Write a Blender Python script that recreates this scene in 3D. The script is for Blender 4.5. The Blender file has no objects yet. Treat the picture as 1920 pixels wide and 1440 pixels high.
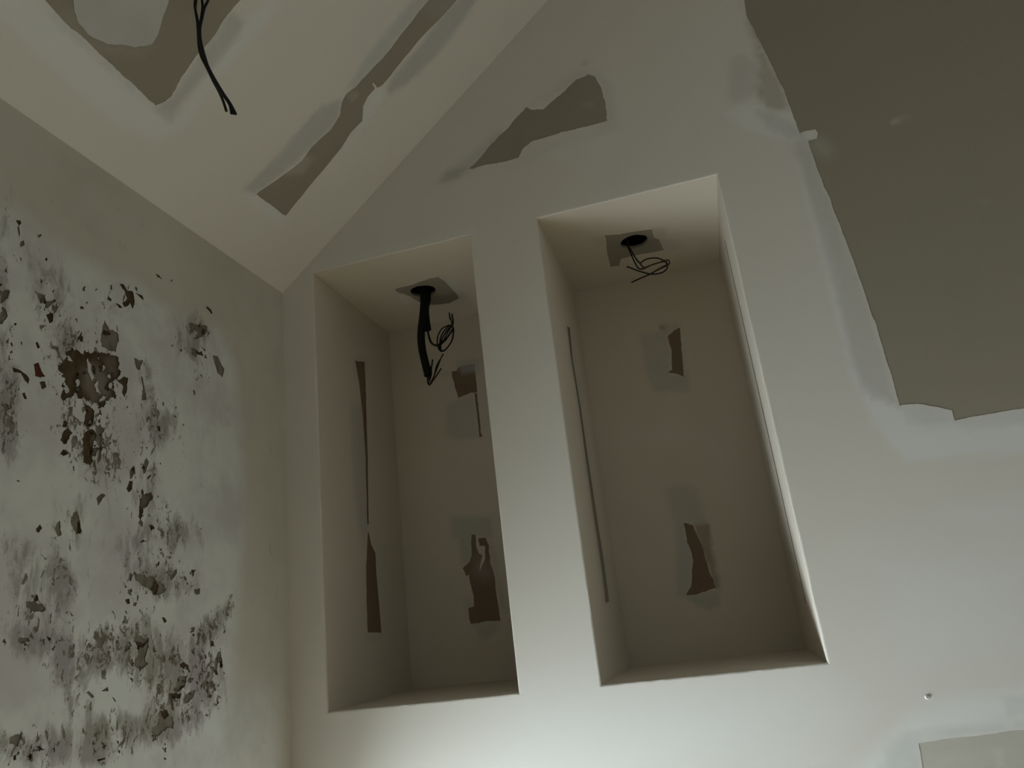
import bpy, math, random
import numpy as np
from mathutils import Matrix, Vector
from mathutils.geometry import delaunay_2d_cdt

rng = np.random.default_rng(7)
random.seed(7)
scene = bpy.context.scene
col = scene.collection

# ------------------------------------------------------------------ camera
F_PX = 1419.07
CR = np.array([[0.95678885, 0.26845851, -0.11173689],      # camera right, down, forward in world axes
               [-0.18591135, 0.26928818, -0.94494489],
               [-0.22358907, 0.92488589, 0.30756141]])
CP = np.array([0.9091, -1.5, 1.55])
cam = bpy.data.cameras.new('camera')
cam.sensor_fit = 'HORIZONTAL'; cam.sensor_width = 36.0
cam.lens = F_PX * 36.0 / 1920.0
cam.clip_start = 0.02
cam_o = bpy.data.objects.new('camera', cam); col.objects.link(cam_o)
cam_o.matrix_world = Matrix(((CR[0][0], -CR[1][0], -CR[2][0], CP[0]),
                             (CR[0][1], -CR[1][1], -CR[2][1], CP[1]),
                             (CR[0][2], -CR[1][2], -CR[2][2], CP[2]),
                             (0, 0, 0, 1)))
scene.camera = cam_o

# ------------------------------------------------------------------ world, daylight, exposure
w = bpy.data.worlds.new('overcast_sky'); scene.world = w; w.use_nodes = True
w.node_tree.nodes['Background'].inputs['Color'].default_value = (0.80, 0.90, 1.0, 1)
w.node_tree.nodes['Background'].inputs['Strength'].default_value = 1.2
WIN_Y0, WIN_Y1, WIN_Z0, WIN_Z1 = -1.00, -0.03, 0.10, 1.04    # inner edge of the splayed reveal of a
OUT_X, OUT_Y0, OUT_Y1, OUT_Z0, OUT_Z1 = -0.36, -0.86, -0.22, 0.20, 0.94   # thick old wall, and the sash at its outer end;
# low window in the left wall, below the picture
sky = bpy.data.lights.new('window_daylight', 'AREA')
sky.shape = 'RECTANGLE'; sky.size = OUT_Z1 - OUT_Z0 - 0.06; sky.size_y = OUT_Y1 - OUT_Y0 - 0.06
sky.energy = 35.5; sky.color = (0.845, 0.96, 1.02)
sky_o = bpy.data.objects.new('window_daylight', sky); col.objects.link(sky_o)
sky_o.location = (OUT_X + 0.012, (OUT_Y0 + OUT_Y1) / 2, (OUT_Z0 + OUT_Z1) / 2)
sky_o.rotation_euler = (0, -math.pi / 2, 0)
scene.view_settings.view_transform = 'Standard'
scene.view_settings.look = 'None'
scene.view_settings.exposure = 0.0
scene.view_settings.gamma = 1.0
scene.view_settings.use_curve_mapping = False
scene.cycles.max_bounces = 12
scene.cycles.diffuse_bounces = 5
scene.cycles.adaptive_threshold = 0.02

# ------------------------------------------------------------------ dimensions of the room
ZC, SLOPE = 2.391, 0.8278            # top of the low left wall; rise of the sloping ceiling
XR = 1.9                             # ridge
ROOM_W, ROOM_D = 3.6, 3.4
ZR = ZC + SLOPE * XR
ZL, ZT, ND = 1.435, 2.426, 0.44      # niche ledge, niche top, niche depth
NICHES = ((0.084, 0.488), (0.649, 1.050))
BEV = 0.0035


# ------------------------------------------------------------------ helpers
def ray_plane(px, O, N):
    d = np.array([(px[0] - 960) / F_PX, (px[1] - 720) / F_PX, 1.0]) @ CR
    t = ((O - CP) @ N) / (d @ N)
    return CP + t * d


class Frame:
    """A flat surface of the room with its own axes; uv() reads a spot of the photograph onto that surface."""
    def __init__(s, O, U, V):
        s.O, s.U, s.V = (np.array(a, float) for a in (O, U, V))
        s.U /= np.linalg.norm(s.U); s.V /= np.linalg.norm(s.V)
        s.N = np.cross(s.U, s.V)

    def uv(s, pts):
        out = []
        for p in pts:
            P = ray_plane(p, s.O, s.N) - s.O
            out.append((P @ s.U, P @ s.V))
        return np.array(out)

    def xyz(s, uv, h=0.0):
        uv = np.asarray(uv, float)
        return s.O + uv[:, :1] * s.U + uv[:, 1:2] * s.V + np.reshape(h, (-1, 1)) * s.N


def crop(pts, ox, oy, k):
    return [(ox + x * k, oy + y * k) for x, y in pts]


def seg_dist(P, poly):
    d = np.full(len(P), 1e9)
    for a, b in zip(poly, np.roll(poly, -1, 0)):
        ab = b - a; L = ab @ ab + 1e-18
        t = np.clip(((P - a) @ ab) / L, 0, 1)
        d = np.minimum(d, np.hypot(*(P - a - t[:, None] * ab).T))
    return d


def inside(P, poly):
    r = np.zeros(len(P), bool)
    x, y = P[:, 0], P[:, 1]
    for a, b in zip(poly, np.roll(poly, -1, 0)):
        c = (a[1] > y) != (b[1] > y)
        if c.any():
            r ^= c & (x < (b[0] - a[0]) * (y - a[1]) / (b[1] - a[1] + 1e-18) + a[0])
    return r


def sdf(P, poly):
    return np.where(inside(P, poly), -1, 1) * seg_dist(P, poly)


def resample(poly, step, jit=0.0, seed=0):
    """Even points along a closed outline, roughened by two octaves of noise."""
    g = np.random.default_rng(seed)
    out = []
    for a, b in zip(poly, np.roll(poly, -1, 0)):
        n = max(1, int(np.hypot(*(b - a)) / step))
        for i in range(n):
            out.append(a + (b - a) * i / n)
    out = np.array(out)
    if jit > 0 and len(out) > 6:
        n = len(out)
        nz = g.normal(size=(n, 2))
        acc = 0.45 * nz
        for passes, wt in ((3, 0.8), (14, 1.0)):
            q = g.normal(size=(n, 2))
            for _ in range(passes):
                q = (q + np.roll(q, 1, 0) + np.roll(q, -1, 0)) / 3
            acc = acc + wt * q / (q.std() + 1e-9)
        out = out + jit * 0.55 * acc
    return out


def ellipse(cx, cy, rx, ry, rot=0, n=18):
    c, s = math.cos(math.radians(rot)), math.sin(math.radians(rot))
    return [(cx + rx * math.cos(t) * c - ry * math.sin(t) * s, cy + rx * math.cos(t) * s + ry * math.sin(t) * c)
            for t in np.linspace(0, 2 * math.pi, n, endpoint=False)]


ATTRS = ('comp', 'thin', 'raw', 'peel', 'stain')


def soft_values(P, layers):
    v = {a: np.zeros(len(P)) for a in ATTRS}
    for attr, poly, soft, amp in layers:
        lo, hi = poly.min(0) - soft * 1.1, poly.max(0) + soft * 1.1
        k = np.where(((P > lo) & (P < hi)).all(1))[0]
        if not len(k):
            continue
        t = np.clip(0.5 - sdf(P[k], poly) / (2 * soft), 0, 1)
        t = t * t * (3 - 2 * t)
        if amp >= 0:
            v[attr][k] = 1 - (1 - v[attr][k]) * (1 - amp * t)
        else:
            v[attr][k] *= 1 + amp * t
    return v


def mesh_object(name, V, Fc, mat, parent=None, smooth=False, attrs=None):
    me = bpy.data.meshes.new(name)
    me.from_pydata([tuple(map(float, p)) for p in V], [], [tuple(f) for f in Fc])
    if attrs:
        for a, vals in attrs.items():
            at = me.attributes.new(a, 'FLOAT', 'POINT')
            at.data.foreach_set('value', np.asarray(vals, np.float32))
    if smooth:
        me.polygons.foreach_set('use_smooth', [True] * len(me.polygons))
    me.materials.append(mat)
    me.update()
    o = bpy.data.objects.new(name, me); col.objects.link(o)
    if parent is not None:
        o.parent = parent
    return o


def tag(o, label=None, cat=None, group=None, kind=None):
    if label: o['label'] = label
    if cat: o['category'] = cat
    if group: o['group'] = group
    if kind: o['kind'] = kind
    return o


def panel(name, fr, outline, mat, fine=None, step=0.012, coarse=0.25, holes=(), patches=(), layers=(), parent=None):
    """One flat surface. Each patch of bare board or thick compound is cut out of it, set back (or proud) and becomes a child."""
    loops = [np.array(outline, float)] + [np.array(h, float) for h in holes] + [p['poly'] for p in patches]
    pts, edges = [], []
    for lp in loops:
        b = len(pts); n = len(lp)
        pts += [tuple(q) for q in lp]
        edges += [(b + i, b + (i + 1) % n) for i in range(n)]
    o = loops[0]
    g = []
    lo, hi = o.min(0), o.max(0)
    gx, gy = np.meshgrid(np.arange(lo[0], hi[0], coarse), np.arange(lo[1], hi[1], coarse))
    cg = np.stack([gx.ravel(), gy.ravel()], 1)
    if fine is not None:
        f0, f1 = np.array(fine[0]), np.array(fine[1])
        cg = cg[~((cg > f0) & (cg < f1)).all(1)]
        gx, gy = np.meshgrid(np.arange(f0[0], f1[0], step), np.arange(f0[1], f1[1], step))
        fg = np.stack([gx.ravel(), gy.ravel()], 1)
        fg += rng.uniform(-0.2, 0.2, fg.shape) * step
        g.append(fg)
    g.append(cg)
    g = np.concatenate(g)
    g = g[inside(g, o)]
    for h in holes:
        g = g[~inside(g, np.array(h, float))]
    d = np.full(len(g), 1e9)
    for lp in loops:
        lo, hi = lp.min(0) - step, lp.max(0) + step
        k = ((g > lo) & (g < hi)).all(1)
        d[k] = np.minimum(d[k], seg_dist(g[k], lp))
    g = g[d > step * 0.35]
    allp = [Vector(q) for q in pts] + [Vector((float(a), float(b))) for a, b in g]
    res = delaunay_2d_cdt(allp, edges, [], 0, 1e-6, False)
    P = np.array([(q[0], q[1]) for q in res[0]])
    T = np.array([f for f in res[2] if len(f) == 3])
    a, b, c = P[T[:, 0]], P[T[:, 1]], P[T[:, 2]]
    area = (b[:, 0] - a[:, 0]) * (c[:, 1] - a[:, 1]) - (b[:, 1] - a[:, 1]) * (c[:, 0] - a[:, 0])
    T[area < 0] = T[area < 0][:, ::-1]
    T = T[np.abs(area) > 1e-12]
    ce = P[T].mean(1)
    cls = np.zeros(len(T), int)
    cls[~inside(ce, o)] = -1
    for h in holes:
        cls[inside(ce, np.array(h, float))] = -1
    for i, p in enumerate(patches):
        cls[inside(ce, p['poly']) & (cls >= 0)] = i + 1

    def emit(nm, mask, h, mt, par, lay, skirt):
        t = T[mask]
        if not len(t): return None
        ids = np.unique(t); mp = -np.ones(len(P), int); mp[ids] = np.arange(len(ids))
        V = fr.xyz(P[ids], h)
        Fc = [tuple(q) for q in mp[t]]
        val = soft_values(P[ids], lay)
        if skirt:
            cnt = {}
            for tri in mp[t]:
                for i in range(3):
                    e = (tri[i], tri[(i + 1) % 3])
                    if (e[1], e[0]) in cnt: del cnt[(e[1], e[0])]
                    else: cnt[e] = 1
            bd = sorted({v for e in cnt for v in e})
            bm = {v: len(V) + i for i, v in enumerate(bd)}
            V = np.concatenate([V, fr.xyz(P[ids][bd], 0.0)])
            for k in val: val[k] = np.concatenate([val[k], val[k][bd]])
            Fc += [(e[1], e[0], bm[e[0]], bm[e[1]]) for e in cnt]
        return mesh_object(nm, V, Fc, mt, par, attrs=val)

    base = emit(name, cls == 0, 0.0, mat, parent, layers, False)
    for i, p in enumerate(patches):
        ob = emit(p['name'], cls == i + 1, p.get('h', -0.0015), p['mat'], base, p.get('layers', ()), True)
        if ob is not None and p.get('label'):
            ob['label'] = p['label']
    return base


def box(name, lo, hi, mat, parent=None):
    (x0, y0, z0), (x1, y1, z1) = lo, hi
    V = [(x, y, z) for z in (z0, z1) for y in (y0, y1) for x in (x0, x1)]
    Fc = [(0, 2, 3, 1), (4, 5, 7, 6), (0, 1, 5, 4), (2, 6, 7, 3), (0, 4, 6, 2), (1, 3, 7, 5)]
    return mesh_object(name, V, Fc, mat, parent)


def spline(pts, n):
    """Centripetal-like Catmull-Rom through 3-D points, evenly spaced."""
    P = np.array(pts, float)
    P = np.concatenate([[2 * P[0] - P[1]], P, [2 * P[-1] - P[-2]]])
    out = []
    for i in range(1, len(P) - 2):
        for t in np.linspace(0, 1, 24, endpoint=False):
            a, b, c, d = P[i - 1:i + 3]
            out.append(0.5 * (2 * b + (c - a) * t + (2 * a - 5 * b + 4 * c - d) * t * t + (3 * b - a - 3 * c + d) * t ** 3))
    out.append(P[-2]); out = np.array(out)
    L = np.concatenate([[0], np.cumsum(np.linalg.norm(np.diff(out, axis=0), axis=1))])
    s = np.linspace(0, L[-1], n)
    return np.stack([np.interp(s, L, out[:, k]) for k in range(3)], 1), L[-1]


def tube(name, pts, r, mat, parent=None, sides=8, step=0.004, corr=None, cap=True, open_end=False):
    C0, L = spline(pts, 20)
    if corr:
        n = max(8, int(L / corr[0] * 4)) + 1
    else:
        n = max(6, int(L / step))
    C, L = spline(pts, n)
    Tn = np.gradient(C, axis=0); Tn /= np.linalg.norm(Tn, axis=1)[:, None] + 1e-12
    up = np.array([0.3, 1.0, 0.1]); V = []
    nrm = np.cross(Tn[0], up); nrm /= np.linalg.norm(nrm)
    for i in range(n):
        nrm = nrm - Tn[i] * (nrm @ Tn[i]); nrm /= np.linalg.norm(nrm)
        bi = np.cross(Tn[i], nrm)
        rr = r
        if corr:
            rr = r - corr[1] * (0, 0.25, 1, 0.25)[i % 4]
        for k in range(sides):
            a = 2 * math.pi * k / sides
            V.append(C[i] + rr * (math.cos(a) * nrm + math.sin(a) * bi))
    Fc = [(i * sides + k, i * sides + (k + 1) % sides, (i + 1) * sides + (k + 1) % sides, (i + 1) * sides + k)
          for i in range(n - 1) for k in range(sides)]
    if open_end:                                    # hollow mouth: an inner wall that runs back up the pipe
        b0 = (n - 1) * sides; b1 = len(V)
        for back, rr in ((0, r * 0.8), (0.03, r * 0.8)):
            for k in range(sides):
                a = 2 * math.pi * k / sides
                V.append(C[-1] - Tn[-1] * back + rr * (math.cos(a) * nrm + math.sin(a) * bi))
        for s0, s1 in ((b0, b1), (b1, b1 + sides)):
            Fc += [(s0 + k, s0 + (k + 1) % sides, s1 + (k + 1) % sides, s1 + k) for k in range(sides)]
        Fc.append(tuple(range(b1 + sides, b1 + 2 * sides)))
        Fc.append(tuple(reversed(range(sides))))
    elif cap:
        Fc.append(tuple(reversed(range(sides))))
        Fc.append(tuple((n - 1) * sides + k for k in range(sides)))
    return mesh_object(name, np.array(V), Fc, mat, parent, smooth=True)


def empty(name, loc):
    o = bpy.data.objects.new(name, None); col.objects.link(o)
    o.empty_display_size = 0.05
    return o


# ------------------------------------------------------------------ materials
class NT:
    def __init__(s, name, rough=0.9, spec=0.2):
        s.m = bpy.data.materials.new(name); s.m.use_nodes = True
        s.t = s.m.node_tree; s.b = s.t.nodes['Principled BSDF']
        if rough >= 0.89:                               # chalky, matt surfaces
            out = s.t.nodes['Material Output']; s.t.nodes.remove(s.b)
            s.b = s.t.nodes.new('ShaderNodeBsdfDiffuse')
            s.t.links.new(s.b.outputs[0], out.inputs['Surface'])
        else:
            s.b.inputs['Roughness'].default_value = rough
            s.b.inputs['Specular IOR Level'].default_value = spec

    def n(s, t, **kw):
        nd = s.t.nodes.new(t)
        for k, v in kw.items(): setattr(nd, k, v)
        return nd

    def link(s, a, b): s.t.links.new(a, b)

    def coord(s, scale=(1, 1, 1), loc=(0, 0, 0)):
        tc = s.n('ShaderNodeTexCoord'); mp = s.n('ShaderNodeMapping')
        mp.inputs['Scale'].default_value = scale; mp.inputs['Location'].default_value = loc
        s.link(tc.outputs['Object'], mp.inputs['Vector']); return mp.outputs[0]

    def noise(s, co, scale, detail=3, rough=0.55, dist=0.0):
        nz = s.n('ShaderNodeTexNoise'); nz.inputs['Scale'].default_value = scale
        nz.inputs['Detail'].default_value = detail; nz.inputs['Roughness'].default_value = rough
        nz.inputs['Distortion'].default_value = dist
        s.link(co, nz.inputs['Vector']); return nz.outputs['Fac']

    def ramp(s, fac, a, b, lo=0.0, hi=1.0):
        mr = s.n('ShaderNodeMapRange', interpolation_type='SMOOTHSTEP')
        mr.inputs['From Min'].default_value = a; mr.inputs['From Max'].default_value = b
        mr.inputs['To Min'].default_value = lo; mr.inputs['To Max'].default_value = hi
        s.link(fac, mr.inputs['Value']); return mr.outputs['Result']

    def math(s, op, a, b):
        m = s.n('ShaderNodeMath', operation=op)
        for i, x in enumerate((a, b)):
            if isinstance(x, (int, float)): m.inputs[i].default_value = x
            else: s.link(x, m.inputs[i])
        return m.outputs[0]

    def mix(s, fac, a, b):
        m = s.n('ShaderNodeMix', data_type='RGBA')
        if isinstance(fac, (int, float)): m.inputs['Factor'].default_value = fac
        else: s.link(fac, m.inputs['Factor'])
        for nm, x in (('A', a), ('B', b)):
            sk = [i for i in m.inputs if i.name == nm and i.type == 'RGBA'][0]
            if isinstance(x, tuple): sk.default_value = (*x, 1)
            else: s.link(x, sk)
        return [o for o in m.outputs if o.type == 'RGBA'][0]

    def attr(s, a):
        nd = s.n('ShaderNodeAttribute'); nd.attribute_name = a; return nd.outputs['Fac']

    def bump(s, h, strength, dist):
        b = s.n('ShaderNodeBump'); b.inputs['Strength'].default_value = strength; b.inputs['Distance'].default_value = dist
        s.link(h, b.inputs['Height']); s.link(b.outputs['Normal'], s.b.inputs['Normal'])

    def out(s, c):
        k = s.b.inputs['Base Color' if 'Base Color' in s.b.inputs else 'Color']
        if isinstance(c, tuple): k.default_value = (*c, 1)
        else: s.link(c, k)
        return s.m


PLASTER = (0.76, 0.735, 0.685)
COMPOUND = (0.80, 0.815, 0.805)
THIN = (0.47, 0.475, 0.46)
BOARD = (0.345, 0.312, 0.255)
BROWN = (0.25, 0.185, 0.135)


def soft_mask(t, attr, co, amt=0.25):
    a = t.attr(attr)
    if not hasattr(t, 'shared'): t.shared = t.noise(co, 34, 3, 0.6)
    nz = t.shared
    x = t.math('ADD', a, t.math('MULTIPLY', t.math('SUBTRACT', nz, 0.5), t.math('MULTIPLY', t.math('MULTIPLY', a, t.math('SUBTRACT', 1.0, a)), 4 * amt)))
    return x


def plaster(name, base=PLASTER, board=BOARD):
    t = NT(name)
    co = t.coord()
    mott = t.ramp(t.noise(co, 5.5, 4, 0.6), 0.3, 0.7, 0.0, 0.12)
    c = t.mix(mott, base, tuple(x * 0.88 for x in base))
    c = t.mix(t.ramp(t.noise(co, 2.3, 2, 0.5), 0.45, 0.75, 0, 0.35), c, tuple(x * s for x, s in zip(base, (1.01, 0.965, 0.93))))
    c = t.mix(soft_mask(t, 'comp', co), c, COMPOUND)
    c = t.mix(soft_mask(t, 'thin', co), c, THIN)
    c = t.mix(soft_mask(t, 'raw', co), c, board)
    return t.out(c)


def board_mat(name, base=BOARD):
    t = NT(name, 0.95, 0.1)
    co = t.coord()
    c = t.mix(t.ramp(t.noise(co, 4, 3, 0.6), 0.35, 0.7, 0, 0.35), base, tuple(x * s for x, s in zip(base, (0.90, 0.92, 0.93))))
    c = t.mix(t.ramp(t.noise(co, 220, 2, 0.6), 0.4, 0.7, 0, 0.12), c, tuple(x * 1.25 for x in base))
    c = t.mix(soft_mask(t, 'comp', co), c, (0.66, 0.655, 0.59))
    c = t.mix(soft_mask(t, 'thin', co), c, THIN)
    c = t.mix(soft_mask(t, 'raw', co), c, tuple(x * 0.82 for x in base))
    return t.out(c)


def plain(name, c, rough=0.8, spec=0.2):
    t = NT(name, rough, spec); return t.out(c)


M = {}
M['plaster'] = plaster('skimmed_plaster')
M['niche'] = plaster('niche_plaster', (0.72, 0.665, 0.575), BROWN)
M['ceil'] = plaster('ceiling_plaster', (0.78, 0.755, 0.70))
M['board'] = board_mat('bare_plasterboard')
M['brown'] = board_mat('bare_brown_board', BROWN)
M['compound'] = None
M['bead'] = plain('bead_plaster', (0.74, 0.715, 0.66), 0.95)
M['groove'] = plain('open_joint', (0.34, 0.31, 0.26), 0.9)
M['black'] = plain('black_plastic', (0.006, 0.006, 0.008), 0.6, 0.25)
M['blue'] = plain('blue_wire_sheath', (0.004, 0.006, 0.016), 0.6, 0.25)
M['yellow'] = plain('earth_wire_sheath', (0.036, 0.031, 0.007), 0.6, 0.25)
M['ochre'] = plain('brown_wire_sheath', (0.03, 0.018, 0.008), 0.6, 0.25)
M['dark'] = plain('dark_void', (0.012, 0.011, 0.010), 0.9, 0.05)
M['white'] = plain('white_paint', (0.85, 0.85, 0.83), 0.6)
M['metal'] = plain('screw_zinc', (0.75, 0.75, 0.74), 0.35, 0.6)


def compound_mat():
    t = NT('joint_compound'); co = t.coord()
    c = t.mix(t.ramp(t.noise(co, 7, 4, 0.6), 0.35, 0.7), (0.56, 0.555, 0.53), (0.62, 0.61, 0.575))
    return t.out(c)


M['compound'] = compound_mat()


def old_wall():
    t = NT('old_peeling_wall', 0.92, 0.15)
    co = t.coord()
    v = t.coord((1, 1.0, 0.42))
    v2 = t.coord((1, 1.0, 0.6), (3.1, 1.7, 0.4))
    base = t.mix(t.ramp(t.noise(co, 4.5, 3, 0.6), 0.35, 0.7), (0.66, 0.635, 0.56), (0.60, 0.575, 0.50))
    white = t.mix(t.ramp(t.noise(co, 7, 4, 0.62), 0.38, 0.66), (0.76, 0.775, 0.745), (0.63, 0.615, 0.60))
    c = t.mix(soft_mask(t, 'comp', co, 0.4), base, white)
    # washed-out grey and mauve stains, grainy
    st = t.attr('stain')
    n1 = t.noise(v, 26, 7, 0.72, 0.4)
    f = t.ramp(t.math('ADD', n1, t.math('MULTIPLY', st, 0.27)), 0.60, 0.80, 0, 0.9)
    c = t.mix(f, c, t.mix(t.ramp(t.noise(co, 9, 2), 0.4, 0.6), (0.37, 0.345, 0.345), (0.34, 0.325, 0.285)))
    # small chipped flecks: fine and coarse
    pe = t.attr('peel')
    n2 = t.noise(v2, 95, 6, 0.70, 0.8)
    n3 = t.noise(v, 17, 3, 0.6)
    x = t.math('ADD', t.math('ADD', n2, t.math('MULTIPLY', pe, 0.21)), t.math('MULTIPLY', t.math('SUBTRACT', n3, 0.5), 0.42))
    f = t.math('MULTIPLY', t.ramp(x, 0.71, 0.755, 0, 0.92), t.ramp(pe, 0.03, 0.3))
    c = t.mix(f, c, t.mix(t.ramp(t.noise(co, 34, 2), 0.42, 0.58), (0.135, 0.105, 0.072), (0.22, 0.195, 0.16)))
    return t.out(c)


def hole_mat(name, a, b, c_):
    t = NT(name, 0.95, 0.08); co = t.coord((1, 1.0, 0.5))
    c = t.mix(t.ramp(t.noise(co, 60, 4, 0.65), 0.42, 0.62), a, b)
    c = t.mix(soft_mask(t, 'thin', t.coord(), 0.9), c, c_)
    return t.out(c)


M['old'] = old_wall()
M['mud'] = hole_mat('brown_undercoat', (0.085, 0.060, 0.036), (0.125, 0.09, 0.056), (0.26, 0.235, 0.195))
M['red'] = hole_mat('red_brick_dust', (0.13, 0.05, 0.032), (0.10, 0.045, 0.03), (0.25, 0.2, 0.18))
M['flake'] = plain('pale_coat', (0.60, 0.595, 0.565), 0.95)
M['greyhole'] = hole_mat('grey_undercoat', (0.25, 0.225, 0.18), (0.18, 0.16, 0.125), (0.33, 0.31, 0.28))


def floor_mat():
    t = NT('dusty_screed', 0.9, 0.2); co = t.coord()
    c = t.mix(t.ramp(t.noise(co, 3, 5, 0.6), 0.35, 0.7), (0.52, 0.42, 0.29), (0.44, 0.35, 0.235))
    return t.out(c)


M['floor'] = floor_mat()

# ------------------------------------------------------------------ frames of the surfaces
FB = Frame((0, 0, 0), (1, 0, 0), (0, 0, 1))                    # wall with the niches: u = x, v = z, facing -y
FL = Frame((0, 0, 0), (0, 1, 0), (0, 0, 1))                    # old wall: u = y, v = z, facing +x
FC = Frame((0, 0, ZC), (0, -1, 0), (-1, 0, -SLOPE))            # sloping ceiling, facing down
if FC.N[2] > 0: FC = Frame((0, 0, ZC), (0, -1, 0), (1, 0, SLOPE))
assert FB.N[1] < 0 and FL.N[0] > 0 and FC.N[2] < 0


def lay(fr, attr, pts, soft_px, amp):
    """soft_px: feathering in photograph pixels, turned into metres at about 0.0011 m per pixel."""
    return (attr, fr.uv(pts), soft_px * 0.0011, amp)


_seed = [100]


def patch(fr, name, pts, mat, h=-0.0005, jit=0.0012, step=0.004, layers=(), label=None, more=()):
    """more: further corners in metres on the surface, for what runs on beyond the picture."""
    _seed[0] += 1
    uv = fr.uv(pts)
    if len(more): uv = np.concatenate([uv, np.array(more, float)])
    return dict(name=name, poly=resample(uv, step, jit, _seed[0]), mat=mat, h=h,
                layers=[lay(fr, *l) for l in layers], label=label)


# ------------------------------------------------------------------ wall with the two niches
c3 = lambda pts: crop(pts, 800, 60, 1 / 3)
tri = c3([(235, 770), (290, 720), (400, 590), (440, 560), (500, 490), (560, 420), (590, 435), (660, 435), (720, 380),
          (840, 270), (905, 240), (945, 255), (985, 310), (1005, 400), (1018, 495), (900, 530), (720, 575),
          (580, 620), (545, 650), (515, 710), (470, 722), (420, 730), (330, 745), (260, 772)])
big = [(1386, -60), (1400, 30), (1432, 92), (1470, 170), (1500, 250), (1511, 245), (1528, 242), (1534, 250), (1531, 260),
       (1515, 264), (1522, 287), (1555, 370), (1600, 490), (1640, 600), (1668, 690), (1687, 760), (1720, 757), (1755, 762),
       (1785, 768), (1790, 788), (1822, 783), (1870, 773), (1925, 764), (2060, 744)]
low = [(1735, 1470), (1722, 1393), (1760, 1387), (1840, 1377), (1920, 1368), (2010, 1358)]
patches_b = [
    patch(FB, 'bare_board', tri, M['board'], layers=[('comp', ellipse(1104, 199, 7, 4, 0), 3, 0.6)],
          label='dark wedge of bare board above the niches'),
    patch(FB, 'bare_board', big, M['board'], label='large bare board area with a sloping edge', jit=0.0008,
          more=[(2.42, FB.uv([(2060, 744)])[0][1] + 0.004), (2.42, 3.42), (1.90, 3.88), (1.20, 3.32)],
          layers=[('comp', ellipse(1690, 226, 15, 4, -12), 5, 0.7), ('comp', ellipse(1843, 378, 6, 4, -20), 4, 0.7),
                  ('raw', ellipse(1773, 541, 4, 4), 4, 1.0), ('comp', ellipse(1540, 275, 25, 14, 40), 16, 0.25)]),
    patch(FB, 'bare_board', low, M['board'], label='dusty bare board corner low on the wall', jit=0.0006,
          more=[(2.42, FB.uv([(2010, 1358)])[0][1] + 0.004), (2.42, 0.35), (1.17, 0.35)],
          layers=[('comp', [(1500, 1200), (4200, 900), (4200, 4200), (1500, 4200)], 20, 0.62), ('comp', ellipse(1873, 1405, 2, 9, -15), 2, 0.9), ('comp', ellipse(1873, 1430, 2, 7, 10), 2, 0.7),
                  ('comp', ellipse(1790, 1425, 60, 12, -5), 14, 0.2)]),
]
LB = lambda *a: lay(FB, *a)
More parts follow.
